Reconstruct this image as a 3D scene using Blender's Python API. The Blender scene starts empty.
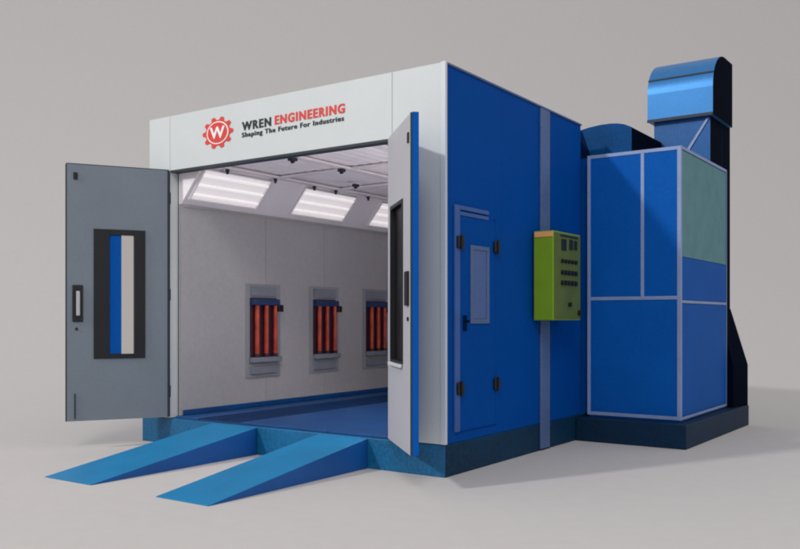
import bpy, bmesh, math, random
from mathutils import Vector, Matrix
random.seed(4)
S = bpy.context.scene
C = S.collection

# ------------------------------------------------------------------ materials
def lin(c):
    return tuple(((v/255)/12.92 if v/255 <= .04045 else ((v/255+.055)/1.055)**2.4) for v in c) + (1,)
def mat(name, rgb, rough=.55, metal=0, var=.06, scale=3.0, bump=.0, bscale=60, emit=None, spec=.4, stretch=None):
    """painted / printed sheet: base colour with slow tonal drift and fine mottling"""
    m = bpy.data.materials.new(name); m.use_nodes = True
    nt = m.node_tree; N = nt.nodes; L = nt.links
    b = N['Principled BSDF']
    b.inputs['Roughness'].default_value = rough
    b.inputs['Metallic'].default_value = metal
    b.inputs['Specular IOR Level'].default_value = spec
    col = lin(rgb) if max(rgb) > 1.01 else tuple(rgb)+(1,)
    tc = N.new('ShaderNodeTexCoord'); mp = N.new('ShaderNodeMapping')
    L.new(tc.outputs['Object'], mp.inputs['Vector'])
    if stretch: mp.inputs['Scale'].default_value = stretch
    n1 = N.new('ShaderNodeTexNoise'); n1.inputs['Scale'].default_value = scale; n1.inputs['Detail'].default_value = 5
    n2 = N.new('ShaderNodeTexNoise'); n2.inputs['Scale'].default_value = scale*22; n2.inputs['Detail'].default_value = 3
    L.new(mp.outputs[0], n1.inputs['Vector']); L.new(mp.outputs[0], n2.inputs['Vector'])
    mx = N.new('ShaderNodeMath'); mx.operation = 'ADD'
    L.new(n1.outputs['Fac'], mx.inputs[0]); L.new(n2.outputs['Fac'], mx.inputs[1])
    mr = N.new('ShaderNodeMapRange'); mr.inputs['From Min'].default_value = .6; mr.inputs['From Max'].default_value = 1.4
    mr.inputs['To Min'].default_value = 1-var*1.6; mr.inputs['To Max'].default_value = 1+var*1.6
    L.new(mx.outputs[0], mr.inputs['Value'])
    vm = N.new('ShaderNodeVectorMath'); vm.operation = 'SCALE'; vm.inputs[0].default_value = col[:3]
    L.new(mr.outputs[0], vm.inputs['Scale']); L.new(vm.outputs[0], b.inputs['Base Color'])
    if bump:
        n3 = N.new('ShaderNodeTexNoise'); n3.inputs['Scale'].default_value = bscale; n3.inputs['Detail'].default_value = 2
        L.new(mp.outputs[0], n3.inputs['Vector'])
        bp = N.new('ShaderNodeBump'); bp.inputs['Strength'].default_value = bump; bp.inputs['Distance'].default_value = .01
        L.new(n3.outputs['Fac'], bp.inputs['Height']); L.new(bp.outputs[0], b.inputs['Normal'])
    if emit:
        b.inputs['Emission Color'].default_value = lin(emit[0]); b.inputs['Emission Strength'].default_value = emit[1]
    return m

M = dict(
    backdrop = mat('paper_grey', (.52,.495,.488), .95, var=.022, scale=7, spec=.05),
    white   = mat('white_panel', (.53,.56,.565), .5, var=.02),
    trim    = mat('trim_white', (.56,.58,.61), .45, var=.03),
    dshade   = mat('door_grey_shaded', (.155,.185,.222), .5, var=.05, scale=2),  # grey paint with the left leaf's shade put into its colour
    dwhite  = mat('door_white_paint', (.43,.425,.46), .5, var=.03),
    blue    = mat('blue_panel', (.0003,.060,.30), .5, var=.07, scale=1.2, spec=.03),
    bluec   = mat('blue_cabinet_panel', (.003,.085,.37), .5, var=.07, scale=1.5, spec=.04),
    bluein  = mat('blue_floor_paint', (.0015,.055,.20), .45, var=.2, scale=3, spec=.35),
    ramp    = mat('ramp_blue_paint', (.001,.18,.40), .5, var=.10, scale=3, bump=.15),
    ramps   = mat('ramp_side_blue', (.001,.075,.30), .5, var=.12, scale=3),  # side faces a deeper blue than the top
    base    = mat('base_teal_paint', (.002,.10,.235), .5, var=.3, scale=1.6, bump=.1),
    baseshade   = mat('base_side_shaded', (.0008,.028,.07), .6, var=.35, scale=1.2, spec=.2),  # base paint darkened for the side turned from the key, shade in the colour
    based   = mat('cabinet_base_dark', (.001,.018,.05), .6, var=.3, spec=.2, scale=1.6),
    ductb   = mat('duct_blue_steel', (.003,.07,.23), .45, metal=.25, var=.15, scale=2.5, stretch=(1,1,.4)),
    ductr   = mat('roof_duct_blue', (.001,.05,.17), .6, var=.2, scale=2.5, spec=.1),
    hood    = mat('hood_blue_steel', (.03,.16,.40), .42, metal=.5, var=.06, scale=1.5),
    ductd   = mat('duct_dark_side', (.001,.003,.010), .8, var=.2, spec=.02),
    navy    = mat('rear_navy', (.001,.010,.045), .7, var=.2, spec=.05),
    line    = mat('frame_profile_lilac', (.21,.28,.48), .45, var=.10, scale=5),
    strip   = mat('trunking_bluegrey', (.075,.125,.27), .5, var=.18, scale=2),
    jamb    = mat('jamb_bluegrey', (.035,.10,.32), .5, var=.15, scale=4),
    filt    = mat('filter_teal_mat', (.105,.24,.27), .9, var=.10, scale=6, bump=.5, bscale=120),
    black   = mat('black_rubber', (.006,.007,.010), .45, var=.2),
    bglass  = mat('black_glass', (.003,.003,.004), .3, var=.1, spec=.2),
    green   = mat('green_enclosure', (.17,.31,.010), .45, var=.06, scale=5),
    olive   = mat('olive_fascia', (.085,.125,.02), .5, var=.15, scale=6),
    orange  = mat('orange_strip', (.75,.36,.13), .5, var=.05),
    inner   = mat('inner_panel_white', (.38,.37,.385), .5, var=.05, scale=1.0, bump=.05, bscale=4),
    cove    = mat('cove_white', (.80,.75,.79), .6, var=.04),
    filltube   = mat('added_fill_tube', (.8,.8,.8), .5, emit=((255,248,246),17.0)),  # for the added interior fill panels
    ceil    = mat('filter_white', (.88,.82,.86), .9, var=.05, scale=6),
    ceilbar = mat('ceiling_bar', (.80,.75,.78), .6, var=.05),
    grate   = mat('grate_steel_blue', (.003,.035,.13), .55, var=.3, scale=8),
    irplate = mat('heater_plate', (.27,.275,.30), .5, var=.06),
    irgrey  = mat('heater_grey', (.20,.215,.26), .5, var=.12),
    irblue  = mat('heater_blue', (.012,.035,.12), .5, var=.1),
    irdark  = mat('heater_dark', (.035,.012,.022), .5, var=.2),
    red     = mat('tube_red', (.42,.045,.025), .35, var=.45, scale=8),
    seal    = mat('dark_seal', (.02,.03,.045), .6),
    ink     = mat('ink_black', (.012,.014,.02), .6, var=.05),
    inkred  = mat('ink_red', (.60,.045,.035), .6, var=.05),
    inkwhite= mat('ink_white', (.78,.76,.76), .6, var=.02),
    steel   = mat('light_steel', (.45,.45,.46), .4, metal=.3),
    pane    = mat('pale_pane', (.055,.11,.29), .25, var=.12, scale=4),
    tube    = mat('lamp_tube', (.5,.5,.5), .5, emit=((255,250,248),.62)),
    lampbk  = mat('lamp_diffuser', (.38,.37,.38), .5, emit=((250,240,244),.52)),
)
g = bpy.data.materials.new('clear_glass'); g.use_nodes = True
b = g.node_tree.nodes['Principled BSDF']
b.inputs['Base Color'].default_value = (.84,.81,.80,1); b.inputs['Transmission Weight'].default_value = 1
b.inputs['Roughness'].default_value = 0; b.inputs['IOR'].default_value = 1.02
M['glass'] = g

# ------------------------------------------------------------------ builders
def link(name, bm, m, parent=None, smooth=False):
    me = bpy.data.meshes.new(name)
    bmesh.ops.recalc_face_normals(bm, faces=bm.faces)
    bm.to_mesh(me); bm.free()
    if smooth:
        for p in me.polygons: p.use_smooth = True
    for x in (m if isinstance(m, (list, tuple)) else [m]): me.materials.append(x)
    o = bpy.data.objects.new(name, me); C.objects.link(o)
    if parent is not None:
        o.parent = parent
        if parent.type == 'EMPTY': o.location = -parent.location
    return o
def thing(name, loc, label, cat, group=None):
    o = bpy.data.objects.new(name, None); C.objects.link(o)
    o.empty_display_size = .2; o.location = loc
    o['label'] = label; o['category'] = cat
    if group: o['group'] = group
    return o
def BM(): return bmesh.new()
def bx(bm, x0, x1, y0, y1, z0, z1, bev=0, fr=None, mi=0):
    """box; fr = function mapping local coords to world"""
    vs = [bm.verts.new((x, y, z)) for x in (x0, x1) for y in (y0, y1) for z in (z0, z1)]
    idx = [(0,1,3,2),(4,6,7,5),(0,4,5,1),(2,3,7,6),(0,2,6,4),(1,5,7,3)]
    fs = [bm.faces.new([vs[i] for i in f]) for f in idx]
    if bev:
        es = list({e for f in fs for e in f.edges})
        r = bmesh.ops.bevel(bm, geom=es, offset=bev, segments=2, affect='EDGES', profile=.5)
        vs = list({v for f in r['faces'] for v in f.verts} | {v for v in vs if v.is_valid})
        fs = list({f for v in vs for f in v.link_faces})
    for f in fs: f.material_index = mi
    if fr:
        for v in vs: v.co = fr(*v.co)
    return bm
def box(name, r, m, parent, bev=.004, fr=None):
    return link(name, bx(BM(), *r, bev=bev, fr=fr), m, parent)
def prism(bm, pts, axis, a0, a1):
    """extrude 2-D outline along axis"""
    def P(p, a):
        return {'x': (a, p[0], p[1]), 'y': (p[0], a, p[1]), 'z': (p[0], p[1], a)}[axis]
    A = [bm.verts.new(P(p, a0)) for p in pts]; B = [bm.verts.new(P(p, a1)) for p in pts]
    bm.faces.new(A); bm.faces.new(B[::-1])
    n = len(pts)
    for i in range(n): bm.faces.new((A[i], B[i], B[(i+1) % n], A[(i+1) % n]))
    return bm
def tube(bm, p, q, r, seg=16):
    p = Vector(p); q = Vector(q); d = q-p
    mtx = Matrix.Translation((p+q)/2) @ d.to_track_quat('Z','Y').to_matrix().to_4x4()
    bmesh.ops.create_cone(bm, cap_ends=True, segments=seg, radius1=r, radius2=r, depth=d.length, matrix=mtx)
    return bm

# ------------------------------------------------------------------ camera
cam = bpy.data.cameras.new('camera'); co = bpy.data.objects.new('camera', cam); C.objects.link(co)
CP = Vector((3.72, -6.007, 1.308)); FW = Vector((-.570, .821, 0)).normalized(); RT = Vector((FW.y, -FW.x, 0))
co.location = CP
co.rotation_euler = (math.radians(90), 0, math.atan2(-FW.x, FW.y))
cam.sensor_width = 36; cam.lens = 864/800*36; cam.shift_y = 43.5/800
cam.clip_start = .05; cam.clip_end = 500
S.camera = co

# ------------------------------------------------------------------ setting: one seamless sheet
bm = BM()
prof = [(-45, 0), (-10, 0), (0, 0), (9, 0), (13.2, 0)]
for k in range(1, 61):
    a = math.radians(90*k/60); prof.append((13.2+42*math.sin(a), 42-42*math.cos(a)))
rows = []
for d, z in prof:
    rows.append([bm.verts.new(CP*1 + FW*d + RT*s + Vector((0, 0, z-CP.z))) for s in (-70, -30, 0, 30, 70)])
for i in range(len(rows)-1):
    for j in range(4): bm.faces.new((rows[i][j], rows[i][j+1], rows[i+1][j+1], rows[i+1][j]))
o = link('backdrop', bm, M['backdrop'], smooth=True); o['kind'] = 'structure'

# ------------------------------------------------------------------ spray booth
booth = thing('spray_booth', (-1.8, 0, 0), 'large blue and white walk-in paint spray booth with its front doors open', 'spray booth')
W = 3.67
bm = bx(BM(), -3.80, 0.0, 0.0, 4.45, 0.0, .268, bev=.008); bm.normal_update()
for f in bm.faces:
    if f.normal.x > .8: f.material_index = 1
link('base', bm, [M['base'], M['baseshade']], booth)
# front: left post, header, right post
box('door_post', (-W, -3.347, -.01, .10, .272, 3.40), M['white'], booth, .003)
box('door_post', (-.523, -.006, -.01, .10, .272, 3.40), M['white'], booth, .003)
fascia = box('header_panel', (-3.343, -.527, -.01, .10, 2.836, 3.40), M['white'], booth, .003)
box('header_seal', (-3.343, -.527, -.004, .09, 2.815, 2.834), M['seal'], booth, 0)
box('corner_trim', (-.035, .014, -.020, .012, .272, 3.405), M['trim'], booth, .004)
box('top_trim', (-.02, .012, .014, 2.78, 3.385, 3.402), M['strip'], booth, .002)
# side wall panels with thin joints
bm = BM()
ys = [.014, .98, 1.86, 2.775]
for a, c in zip(ys[:-1], ys[1:]): bx(bm, -.09, -.0005, a+.0015, c-.0015, .272, 3.383, bev=.002)
link('side_wall', bm, M['blue'], booth)
box('side_wall', (-W, -W+.06, .10, 4.40, .272, 3.38), M['blue'], booth)
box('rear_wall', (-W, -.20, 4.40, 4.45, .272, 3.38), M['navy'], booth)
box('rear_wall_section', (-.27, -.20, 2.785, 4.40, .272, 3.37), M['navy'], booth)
box('roof', (-W+.01, -.02, .10, 2.78, 3.32, 3.378), M['white'], booth)
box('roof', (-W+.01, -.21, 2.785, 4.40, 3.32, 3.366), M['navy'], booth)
# inside lining
bm = BM()
iy = [.10, 1.62, 2.66, 4.38]
bx(bm, -3.34, -3.30, .10, 4.38, .272, 2.50)
bx(bm, -.16, -.10, .11, 4.38, .272, 2.9)
bx(bm, -3.30, -.16, 4.33, 4.38, .272, 2.9)
prism(bm, [(-.16, 2.50), (-.16, 2.899), (-.50, 2.899)], 'y', .111, 4.32)
link('inner_wall', bm, M['inner'], booth)
bm = prism(BM(), [(-3.34, 2.501), (-3.30, 2.501), (-2.96, 2.90), (-2.96, 2.96), (-3.34, 2.96)], 'y', .101, 4.32)
link('light_cove', bm, M['cove'], booth)
bm = BM()
for y in (1.36, 2.42, 3.50): bx(bm, -3.299, -3.292, y-.002, y+.002, .36, 2.47)
bx(bm, -3.299, -3.280, .12, 4.3, 2.475, 2.497)
link('wall_joint', bm, M['inner'], booth)
# ceiling: pleated filter mats between bars
bm = BM()
n = 44; x0, x1 = -2.955, -.16
A = []; B = []
for i in range(n+1):
    x = x0+(x1-x0)*i/n; z = 2.90+(.012 if i % 2 else 0)
    A.append(bm.verts.new((x, .11, z))); B.append(bm.verts.new((x, 4.32, z)))
for i in range(n): bm.faces.new((A[i], A[i+1], B[i+1], B[i]))
link('ceiling_filter', bm, M['ceil'], booth)
bm = BM()
for x in (-2.94, -1.93, -.95): bx(bm, x-.02 if x < -2.9 else x-.055, x+.055, .112, 4.31, 2.868, 2.893, bev=.003)
for y in (1.18, 2.26, 3.34):
    for a, c in ((-2.884, -1.986), (-1.874, -1.006), (-.894, -.165)): bx(bm, a, c, y-.03, y+.03, 2.872, 2.892, bev=.003)
link('ceiling_frame', bm, M['ceilbar'], booth)
for x, y, s in [(-1.93,.30,.9),(-1.93,1.06,.8),(-2.44,1.96,.8),(-2.93,.40,.42),(-2.93,1.13,.42),(-2.93,1.80,.42),(-2.93,2.2,.42),(-2.93,2.86,.42)]:
    bm = BM(); bx(bm, x-.035*s, x+.035*s, y-.045*s, y+.045*s, 2.835, 2.866, bev=.006)
    tube(bm, (x-.02*s, y, 2.825), (x+.02*s, y, 2.825), .012, 10)
    link('latch', bm, M['seal'], booth)
# floor deck with grating channels
bm = BM()
for a, c in ((-3.299, -2.95), (-2.35, -1.26), (-1.255, -.165)): bx(bm, a, c, .02, 4.32, .270, .292, bev=.003)
link('floor_deck', bm, M['bluein'], booth)
for a, c in ((-2.945, -2.355),):
    bm = BM()
    k = a+.012
    while k < c-.01:
        bx(bm, k, k+.008, .05, 4.30, .270, .288); k += .034
    y = .03
    while y < 4.3:
        bx(bm, a, c, y, y+.012, .2705, .2835); y += .30
    link('floor_grate', bm, M['grate'], booth)
# coved skirting along the inside wall
box('skirting', (-3.298, -3.272, .12, 4.3, .294, .345), M['bluein'], booth, .004)

# --- folding front doors
def frame(H, V, N):
    H = Vector(H); V = Vector(V).normalized(); N = Vector(N).normalized()
    return lambda t, n, z: H + V*t + N*n + Vector((0, 0, z))
def leaf(fr, L, z0, z1, w, m, th=.06):
    """door leaf with a real window opening w = (t0,t1,z0,z1)"""
    bm = BM(); t0, t1, a, c = w
    bx(bm, 0, t0, -th, 0, z0, z1, fr=fr); bx(bm, t1, L, -th, 0, z0, z1, fr=fr)
    bx(bm, t0, t1, -th, 0, z0, a, fr=fr); bx(bm, t0, t1, -th, 0, c, z1, fr=fr)
    return link('front_door', bm, m, booth)
fl = frame((-3.335, -.035, 0), (-.490, -.827, 0), (.86, -.51, 0))
Lw = (.235, .735, .90, 2.20)
dl = leaf(fl, .985, .285, 2.832, Lw, M['dshade']); dl['label'] = 'grey folding door leaf swung open on the left'
bm = BM(); t0, t1, a, c = Lw
bx(bm, .585, t1-.001, -.062, .012, a+.001, c-.001, fr=fl, bev=.003); bx(bm, t0+.001, .345, -.062, .012, a+.001, c-.001, fr=fl, bev=.003)
bx(bm, .347, .583, -.062, .012, c-.055, c-.001, fr=fl); bx(bm, .347, .583, -.062, .012, a+.001, a+.045, fr=fl)
wf = link('window_frame', bm, M['black'], dl)
box('window_stile', (.468, .582, -.055, -.004, a+.047, c-.057), M['bluec'], dl, .002, fl)
box('window_pane', (.348, .466, -.034, -.028, a+.047, c-.057), M['glass'], dl, 0, fl)
box('handle', (.835, .935, .001, .016, 1.27, 1.635), M['black'], dl, .008, fl)
bm = BM(); bx(bm, .865, .900, .017, .040, 1.33, 1.575, bev=.008, fr=fl); link('handle_grip', bm, M['steel'], dl)
bm = BM(); tube(bm, fl(.895, .001, 1.20), fl(.895, .010, 1.20), .014); link('lock', bm, M['black'], dl)
bm = BM(); bx(bm, .885, .925, .001, .012, 2.68, 2.75, bev=.004, fr=fl); link('bolt', bm, M['black'], dl)
box('bolt', (.905, .917, .001, .012, .31, .56), M['seal'], dl, .002, fl)
bm = BM()
bx(bm, -.004, .989, -.050, -.010, 2.834, 2.842, fr=fl); bx(bm, .987, .996, -.055, -.003, .285, 2.832, fr=fl)
bx(bm, .0, .014, .001, .006, .29, 2.83, fr=fl)
bx(bm, -.014, -.003, -.05, -.005, .29, 2.83, fr=fl)
link('edge_seal', bm, M['seal'], dl)

frr = frame((-.55, -.035, 0), (.678, -.661, 0), (-.698, -.716, 0))
Rw = (.13, .66, .95, 2.235)
dr = leaf(frr, .945, .285, 2.832, Rw, M['dwhite'], .045); dr['label'] = 'white folding door leaf swung open on the right'
t0, t1, a, c = Rw
bm = BM()
bx(bm, t0+.001, t0+.03, -.044, .008, a, c, fr=frr); bx(bm, t1-.03, t1-.001, -.044, .008, a, c, fr=frr)
bx(bm, t0+.031, t1-.031, -.044, .008, c-.03, c-.001, fr=frr); bx(bm, t0+.031, t1-.031, -.044, .008, a, a+.02, fr=frr)
link('window_frame', bm, M['black'], dr)
box('window_pane', (t0+.031, t1-.031, -.035, -.028, a+.021, c-.031), M['bglass'], dr, 0, frr)
box('window_sill', (t0+.01, t1-.01, .009, .03, a-.03, a-.004), M['trim'], dr, .004, frr)
box('handle', (.80, .90, .001, .022, 1.40, 1.66), M['black'], dr, .006, frr)
bm = BM(); tube(bm, frr(.87, .001, 1.30), frr(.87, .012, 1.30), .016); link('lock', bm, M['black'], dr)
bm = BM(); bx(bm, .86, .90, .001, .012, 2.62, 2.70, bev=.004, fr=frr); link('bolt', bm, M['black'], dr)
bm = BM(); bx(bm, .947, .962, -.060, -.012, .285, 2.838, fr=frr, bev=.002); link('edge_strip', bm, M['bluec'], dr)
bm = BM(); bx(bm, .947, .958, -.010, .002, .285, 2.834, fr=frr); link('edge_seal', bm, M['seal'], dr)
bm = BM(); bx(bm, .03, .945, -.060, -.047, .285, 2.838, fr=frr); link('outer_skin', bm, M['bluec'], dr)
for z in (.55, 1.55, 2.55):
    for f_, p_ in ((fl, dl), (frr, dr)):
        bm = BM(); q = f_(-.012, -.03, z); tube(bm, q-Vector((0,0,.06)), q+Vector((0,0,.06)), .014, 12); link('hinge', bm, M['seal'], p_)

# --- personnel door in the blue side
sd = box('side_door', (.002, .014, .215, .825, .36, 2.165), M['blue'], booth, .003)
bm = BM()
bx(bm, .002, .020, .125, .205, .36, 2.25, bev=.003)
bx(bm, .002, .020, .207, .70, 2.215, 2.25, bev=.003)
bx(bm, .002, .018, .207, .70, 2.168, 2.200, bev=.003)
link('door_frame', bm, M['jamb'], booth)
box('door_frame', (.002, .010, .835, .875, .36, 2.19), M['blue'], booth, .002)
for z in (1.94, .72):
    for y, w in ((.195, .052), (.83, .048)):
        bm = BM(); bx(bm, .0145, .040, y-w, y+w, z-.05, z+.05, bev=.008)
        tube(bm, (.045, y, z-.062), (.045, y, z+.062), .013, 12); link('hinge', bm, M['black'], sd)
bm = BM()
bx(bm, .0145, .026, .375, .415, 1.26, 1.93, bev=.003); bx(bm, .0145, .026, .655, .700, 1.26, 1.93, bev=.003)
bx(bm, .0145, .024, .416, .654, 1.26, 1.30); bx(bm, .0145, .024, .416, .654, 1.895, 1.93)
link('window_frame', bm, M['strip'], sd)
box('window_pane', (.0145, .019, .418, .652, 1.302, 1.893), M['pane'], sd, 0)
bm = BM(); bx(bm, .0145, .030, .255, .305, 1.20, 1.33, bev=.006); tube(bm, (.030,.28,1.28), (.065,.28,1.28), .012, 12)
link('handle', bm, M['navy'], sd)

# --- emblem and lettering on the header
yf = -.0125
def flat(name, pts_sets, m, y, parent=fascia, th=.002):
    bm = BM()
    for pts in pts_sets: prism(bm, pts, 'y', y, y-th)
    return link(name, bm, m, parent)
gx, gz, sx = -2.637, 3.142, 1.36
def circ(r, n=72): return [(gx+sx*r*math.cos(2*math.pi*i/n), gz+r*math.sin(2*math.pi*i/n)) for i in range(n)]
gear = []
for i in range(240):
    a = 2*math.pi*i/240; w = math.cos(10*a)
    r = .142+.016*max(-1, min(1, w*1.7))
    gear.append((gx+sx*r*math.cos(a), gz+r*math.sin(a)))
em = flat('emblem', [gear], M['inkred'], yf)
flat('emblem_ring', [circ(.112)], M['inkwhite'], yf-.0025, em)
flat('emblem_disc', [circ(.101)], M['inkred'], yf-.005, em)
def text(name, body, m, x0, x1, z0, z1, y, parent, bold=.02, space=1.0, smear=.006):
    cu = bpy.data.curves.new(name, 'FONT'); cu.body = body; cu.size = 1; cu.offset = bold; cu.extrude = .004; cu.space_character = space
    t = bpy.data.objects.new(name, cu); C.objects.link(t)
    bpy.context.view_layer.update()
    me = bpy.data.meshes.new_from_object(t.evaluated_get(bpy.context.evaluated_depsgraph_get()))
    bpy.data.objects.remove(t)
    xs = [v.co.x for v in me.vertices]; zs = [v.co.y for v in me.vertices]
    ax, bx_, az, bz = min(xs), max(xs), min(zs), max(zs)
    for v in me.vertices:
        v.co = (x0+(v.co.x-ax)/(bx_-ax)*(x1-x0), y-v.co.z*.15-.0007, z0+(v.co.y-az)/(bz-az)*(z1-z0))
    if smear:      # thicken the strokes sideways
        b2 = bmesh.new(); b2.from_mesh(me); g2 = bmesh.ops.duplicate(b2, geom=b2.verts[:]+b2.edges[:]+b2.faces[:])
        for v in g2['geom']:
            if isinstance(v, bmesh.types.BMVert): v.co += Vector((smear, -.0003, 0))
        b2.to_mesh(me); b2.free()
    me.materials.append(m)
    o = bpy.data.objects.new(name, me); C.objects.link(o); o.parent = parent
    return o
text('emblem_letter', 'W', M['inkwhite'], gx-.105, gx+.105, gz-.058, gz+.058, yf-.0078, em, .03, 1, 0)
text('lettering', 'WREN', M['ink'], -2.305, -1.925, 3.118, 3.202, yf, fascia, .028, 1.2)
text('lettering', 'ENGINEERING', M['inkred'], -1.875, -1.040, 3.122, 3.208, yf, fascia, .028, 1.2)
text('lettering', 'Shaping The Future For Industries', M['ink'], -2.305, -1.050, 3.040, 3.100, yf, fascia, .016, 1.18)

# ------------------------------------------------------------------ loading ramps
def ramp(name, xa, xb, label):
    w = xb-xa
    r = thing(name, (xa+w/2, -.9, 0), label, 'ramp', 'ramps leading up to the booth floor')
    bm = BM()
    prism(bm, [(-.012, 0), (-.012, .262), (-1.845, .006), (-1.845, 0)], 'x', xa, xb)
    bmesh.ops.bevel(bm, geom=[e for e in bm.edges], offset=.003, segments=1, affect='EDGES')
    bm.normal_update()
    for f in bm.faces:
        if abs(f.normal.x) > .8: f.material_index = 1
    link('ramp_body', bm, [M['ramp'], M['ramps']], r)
    return r
ramp('loading_ramp', -2.72, -2.11, 'bright blue sloping wheel ramp farther left, below the grey door')
ramp('loading_ramp', -1.34, -.79, 'bright blue sloping wheel ramp nearer the white door, lowest in the picture')

# ------------------------------------------------------------------ cable trunking + control box on the side
bm = BM(); bx(bm, .002, .022, 1.755, 1.955, .02, 3.375, bev=.004)
t = link('cable_trunking', bm, M['strip']); t['label'] = 'pale blue-grey vertical trunking strip running down the side behind the green box'; t['category'] = 'trunking'
cb = thing('control_box', (.11, 1.9, 1.28), 'bright green electrical control box with black buttons fixed to the blue side', 'control box')
box('enclosure', (.024, .228, 1.578, 2.23, 1.285, 2.145), M['green'], cb, .008)
box('control_panel', (.2285, .236, 1.60, 2.21, 1.30, 2.13), M['olive'], cb, .003)
box('warning_strip', (.035, .225, 1.571, 1.5775, 2.085, 2.135), M['orange'], cb, .002)
for y, z, w, h in [(1.80,2.02,.055,.055),(1.97,2.03,.04,.05),(2.08,2.03,.035,.045)]:
    box('display', (.2365, .245, y-w, y+w, z-h, z+h), M['black'], cb, .004)
box('label_plate', (.2365, .240, 1.72, 2.14, 2.098, 2.116), M['black'], cb, .001)
for z, rr in ((1.86,.020),(1.75,.024),(1.65,.024)):
    for y in (1.76, 1.84, 1.92, 2.0, 2.08):
        bm = BM(); tube(bm, (.2365, y, z), (.256, y, z), rr, 14); link('button', bm, M['black'], cb)
bm = BM(); tube(bm, (.2365, 1.93, 1.44), (.262, 1.93, 1.44), .022, 14); link('button', bm, M['black'], cb)
bm = BM(); tube(bm, (.2365, 2.16, 1.36), (.256, 2.16, 1.36), .024, 14); bx(bm, .2565, .268, 2.15, 2.17, 1.325, 1.395, bev=.003); link('lock', bm, M['black'], cb)

# ------------------------------------------------------------------ exhaust fan cabinet
X0, X1, Y0, Y1, Z0, Z1 = .066, 1.066, 2.80, 4.60, .268, 3.055
fc = thing('fan_cabinet', (.57, 3.7, 0), 'tall blue panelled cabinet in pale frame strips at the right end', 'cabinet')
bm = BM(); prism(bm, [(.003, 2.63), (1.17, 2.63), (1.20, 5.10), (.003, 5.10)], 'z', 0, .245)
bmesh.ops.bevel(bm, geom=list(bm.edges), offset=.008, segments=1, affect='EDGES')
link('base', bm, M['based'], fc)
box('cabinet_body', (X0+.01, X1-.01, Y0+.01, Y1, .246, Z1-.01), M['blue'], fc, .004)
p = .036
xm = .67
def panel(r, m, lab=None):
    o = box('panel', r, m, fc, .003)
    if lab: o['label'] = lab
panel((X0+p, xm-p/2, Y0+.002, Y0+.0095, 1.515+p/2, Z1-p), M['bluec'])
panel((xm+p/2, X1-p, Y0+.002, Y0+.0095, 1.515+p/2, Z1-p), M['bluec'])
panel((X0+p, X1-p, Y0+.002, Y0+.0095, Z0+p, 1.515-p/2), M['bluec'])
panel((X1-.0095, X1-.002, Y0+p, Y1-p, Z0+p, 1.475-p/2), M['bluec'])
panel((X1-.0095, X1-.002, Y0+p, Y1-p, 1.475+p/2, 1.93), M['bluec'])
panel((X1-.0095, X1-.002, Y0+p, Y1-p, 1.935, Z1-p), M['filt'], 'grey-green upper filter panel')
bm = BM()
# front frame
bx(bm, X0, X0+p, Y0-.004, Y0+.006, Z0, Z1, bev=.002); bx(bm, X1-p, X1+.004, Y0-.004, Y0+p, Z0, Z1, bev=.002)
bx(bm, X0+p, X1-p, Y0-.003, Y0+.006, Z1-p, Z1, bev=.002); bx(bm, X0+p, X1-p, Y0-.003, Y0+.006, Z0, Z0+p, bev=.002)
bx(bm, X0+p, X1-p, Y0-.003, Y0+.006, 1.515-p/2, 1.515+p/2, bev=.002)
bx(bm, xm-p/2, xm+p/2, Y0-.003, Y0+.006, 1.515+p/2, Z1-p, bev=.002)
bx(bm, X1-.006, X1+.003, Y0+p, Y1-p, Z0, Z0+p*.8, bev=.002); bx(bm, X1-.006, X1+.003, Y0+p, Y1-p, Z1-p*.8, Z1, bev=.002)
bx(bm, X1-.006, X1+.003, Y0+p, Y1-p, 1.475-p*.4, 1.475+p*.4, bev=.002)
link('frame_strips', bm, M['line'], fc)
bm = BM(); bx(bm, X1-.006, X1+.003, Y1-p, Y1, Z0, Z1, bev=.002); link('rear_strip', bm, M['strip'], fc)
box('roof', (X0, X1, Y0+.04, Y1, Z1-.009, Z1+.006), M['line'], fc, .002)

box('link_panel', (-.199, X0-.001, 2.90, 2.95, .27, 3.05), M['blue'], fc, 0)

# ------------------------------------------------------------------ roof duct (runs back over the cabinet roof to the stack)
rd = thing('roof_duct', (.15, 4, 3.07), 'low arched blue duct lying on the cabinet roof behind the booth wall', 'duct')
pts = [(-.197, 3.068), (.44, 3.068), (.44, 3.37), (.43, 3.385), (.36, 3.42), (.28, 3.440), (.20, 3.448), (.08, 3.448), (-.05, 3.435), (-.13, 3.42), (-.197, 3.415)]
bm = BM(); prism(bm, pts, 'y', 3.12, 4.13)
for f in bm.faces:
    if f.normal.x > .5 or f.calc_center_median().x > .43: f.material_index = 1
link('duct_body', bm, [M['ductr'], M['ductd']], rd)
bm = BM(); prism(bm, [(-.196,3.07),(-.01,3.07),(-.13,3.40),(-.196,3.41)], 'y', 3.112, 3.1195); link('shade_wedge', bm, M['navy'], rd)  # thin dark wedge standing in for shade at the duct's left end

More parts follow.
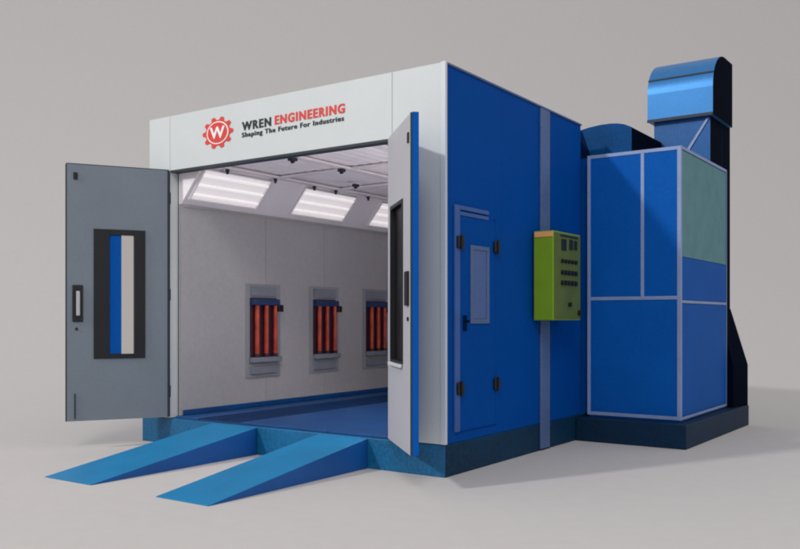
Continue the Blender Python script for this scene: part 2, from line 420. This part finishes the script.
# ------------------------------------------------------------------ exhaust stack with elbow
st = thing('exhaust_stack', (.68, 4.6, 0), 'tall dark exhaust stack with rounded shiny blue elbow hood on top', 'exhaust duct')
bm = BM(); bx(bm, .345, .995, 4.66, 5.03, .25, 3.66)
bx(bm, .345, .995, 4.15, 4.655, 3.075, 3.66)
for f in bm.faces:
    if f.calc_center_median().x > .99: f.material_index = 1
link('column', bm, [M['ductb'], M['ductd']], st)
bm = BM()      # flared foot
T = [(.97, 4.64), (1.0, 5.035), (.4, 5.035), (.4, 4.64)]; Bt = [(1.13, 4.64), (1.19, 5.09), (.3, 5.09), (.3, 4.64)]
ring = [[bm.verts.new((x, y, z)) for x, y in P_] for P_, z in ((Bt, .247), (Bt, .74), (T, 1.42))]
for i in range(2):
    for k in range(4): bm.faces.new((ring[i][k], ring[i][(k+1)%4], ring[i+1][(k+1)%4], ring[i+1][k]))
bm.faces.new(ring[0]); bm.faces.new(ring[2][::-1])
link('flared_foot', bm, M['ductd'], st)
# elbow: profile in Y-Z swept across X
def yarc(k, n, r=1.0): a = math.radians(90*k/n); return (4.62-.53*r*math.cos(a), 3.95+.445*r*math.sin(a))
out = [(4.09, 3.63)] + [yarc(k, 14) for k in range(15)] + [(4.96, 4.40), (4.96, 3.63)]
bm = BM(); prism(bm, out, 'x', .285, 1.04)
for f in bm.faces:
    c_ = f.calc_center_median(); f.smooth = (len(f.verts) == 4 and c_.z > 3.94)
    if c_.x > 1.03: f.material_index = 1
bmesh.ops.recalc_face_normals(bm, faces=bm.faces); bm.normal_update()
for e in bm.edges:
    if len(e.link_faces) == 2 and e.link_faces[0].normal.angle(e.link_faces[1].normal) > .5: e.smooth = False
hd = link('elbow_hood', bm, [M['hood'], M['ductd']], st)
bm = BM(); a0, b0 = yarc(3.6, 14)
bx(bm, .283, 1.038, a0-.012, a0+.01, b0-.010, b0+.010, bev=.004)
link('seam', bm, M['seal'], hd)
bm = bx(BM(), .283, 1.038, 4.080, 4.088, 3.62, 3.655, bev=.002)
link('bottom_flange', bm, M['seal'], hd)
bm = BM()
q = [(.62,4.143,3.10),(.66,4.143,3.10),(.985,4.143,3.60),(.955,4.143,3.60)]
V1 = [bm.verts.new(v) for v in q]; V2 = [bm.verts.new((v[0], 4.135, v[2])) for v in q]
bm.faces.new(V1); bm.faces.new(V2[::-1])
for i in range(4): bm.faces.new((V1[i], V2[i], V2[(i+1)%4], V1[(i+1)%4]))
link('brace', bm, M['line'], st)

# ------------------------------------------------------------------ infrared heaters on the inside wall
def copy_tree(o, parent, dx):
    c = o.copy(); C.objects.link(c)
    if parent: c.parent = parent
    else: c.location = c.location + Vector((0, dx, 0))
    for ch in list(o.children): copy_tree(ch, c, 0)
    return c
xw = -3.288
ih = thing('infrared_heater', (xw, 1.31, 1.15), 'infrared heater with red tubes on the inner wall, nearest the grey door', 'heater', 'infrared heaters along the inner wall')
a, c = 1.09, 1.53
box('back_plate', (-3.2985, xw, a-.06, c+.07, .62, 1.70), M['irplate'], ih, .004)
box('top_cover', (xw+.001, xw+.03, a+.01, c-.02, 1.56, 1.67), M['irgrey'], ih, .006)
box('reflector', (xw+.001, xw+.008, a, c, .84, 1.54), M['irdark'], ih, .002)
box('top_bracket', (xw+.009, xw+.075, a, c-.01, 1.455, 1.525), M['irblue'], ih, .006)
for k in range(3):
    y = a+.075+k*.150
    bm = BM(); tube(bm, (xw+.045, y, .90), (xw+.045, y, 1.453), .027, 16)
    tb = link('tube', bm, M['red'], ih, smooth=False)
    bm = BM(); tube(bm, (xw+.045, y, .862), (xw+.045, y, .898), .033, 12); link('cap', bm, M['irdark'], tb)
box('bottom_bracket', (xw+.009, xw+.07, a-.005, c+.03, .80, .858), M['irgrey'], ih, .005)
box('bottom_cover', (xw+.001, xw+.03, a+.01, c-.02, .665, .755), M['irgrey'], ih, .006)
bm = BM(); tube(bm, (xw+.03, c-.02, 1.50), (xw+.09, c+.01, 1.40), .014, 10); bx(bm, xw+.06, xw+.10, c-.06, c+.02, 1.38, 1.46, bev=.006)
link('connector', bm, M['black'], ih)
h2 = copy_tree(ih, None, 1.10); h2['label'] = 'middle one of the three red tube infrared heaters on the inner wall'
h3 = copy_tree(ih, None, 2.19); h3['label'] = 'infrared heater farthest in, partly hidden by the white door'

# ------------------------------------------------------------------ lit luminaires in the sloped cove
U = Vector((.34, 0, .40)).normalized(); Nn = Vector((.40, 0, -.34)).normalized()
def cove(o0):
    return lambda u, y, n: Vector((-3.30, 0, 2.50)) + U*u + Nn*n + Vector((0, y, 0))
lm = thing('cove_light', (-3.13, .58, 2.7), 'lit white ceiling cove light nearest the opening, above the grey door', 'light', 'lit cove lights above the inner wall')
cv = cove(0)
bm = BM(); a, c = .14, 1.14
bx(bm, .075, .090, a, c, .001, .03, fr=cv); bx(bm, .455, .470, a, c, .001, .03, fr=cv)
bx(bm, .091, .454, a, a+.015, .001, .03, fr=cv); bx(bm, .091, .454, c-.015, c, .001, .03, fr=cv)
link('frame', bm, M['ceilbar'], lm)
box('diffuser', (.091, .454, a+.016, c-.016, .001, .010), M['lampbk'], lm, 0, cv)
for u in (.15, .27, .39):
    bm = BM(); tube(bm, cv(u, a+.03, .026), cv(u, c-.03, .026), .014, 12); link('tube', bm, M['tube'], lm)
l2 = copy_tree(lm, None, 1.56); l2['label'] = 'middle lit white cove light, above the middle red heater'
l3 = copy_tree(lm, None, 3.10); l3['label'] = 'lit white cove light farthest in, cut off by the white door'

rm = thing('added_fill_light', (-.20, .72, 1.7), 'tall white light panel added out of sight behind the white door to brighten the interior', 'light', 'added unseen light panels brightening the interior')  # added panels, hidden by the door, only to light the inside
bm = BM(); a, c = .32, 1.12
for q in ((a, a+.02, .95, 2.25), (c-.02, c, .95, 2.25), (a+.021, c-.021, .95, .97), (a+.021, c-.021, 2.23, 2.25)): bx(bm, -.21, -.161, *q)
link('frame', bm, M['ceilbar'], rm)
box('diffuser', (-.17, -.161, a+.021, c-.021, .971, 2.229), M['lampbk'], rm, 0)
for y in (.48, .64, .80, .96):
    bm = BM(); tube(bm, (-.19, y, .99), (-.19, y, 2.21), .016, 12); link('tube', bm, M['filltube'], rm)
copy_tree(rm, None, 1.25); copy_tree(rm, None, 2.5)

# ------------------------------------------------------------------ light
w = bpy.data.worlds.new('World'); S.world = w; w.use_nodes = True
bg = w.node_tree.nodes['Background']; bg.inputs[0].default_value = (.97, .985, 1, 1); bg.inputs[1].default_value = .60
def lamp(name, pos, aim, size, e, col):
    l = bpy.data.lights.new(name, 'AREA'); l.shape = 'DISK'; l.size = size
    o = bpy.data.objects.new(name, l); C.objects.link(o); o.location = pos
    d = Vector(aim)-Vector(pos); o.rotation_euler = d.to_track_quat('-Z', 'Y').to_euler()
    l.energy = e*math.pi*math.pi*d.length**2; l.color = col
    return o
K = Vector((-math.sin(math.radians(24))*math.cos(math.radians(30)), -math.cos(math.radians(24))*math.cos(math.radians(30)), .5))
aim = Vector((-.5, 1.5, 1.5))
lamp('key_lamp', aim+K*60, aim, 3.5, .47, (1, .985, .96))
lamp('fill_softbox', (20, -34, 34), (-1, 1, 1), 16, .28, (1, .98, .97))

S.view_settings.view_transform = 'Standard'; S.view_settings.look = 'None'
S.view_settings.exposure = 0; S.view_settings.gamma = 1
S.cycles.max_bounces = 6; S.cycles.filter_width = 2.0
S.cycles.use_denoising = True
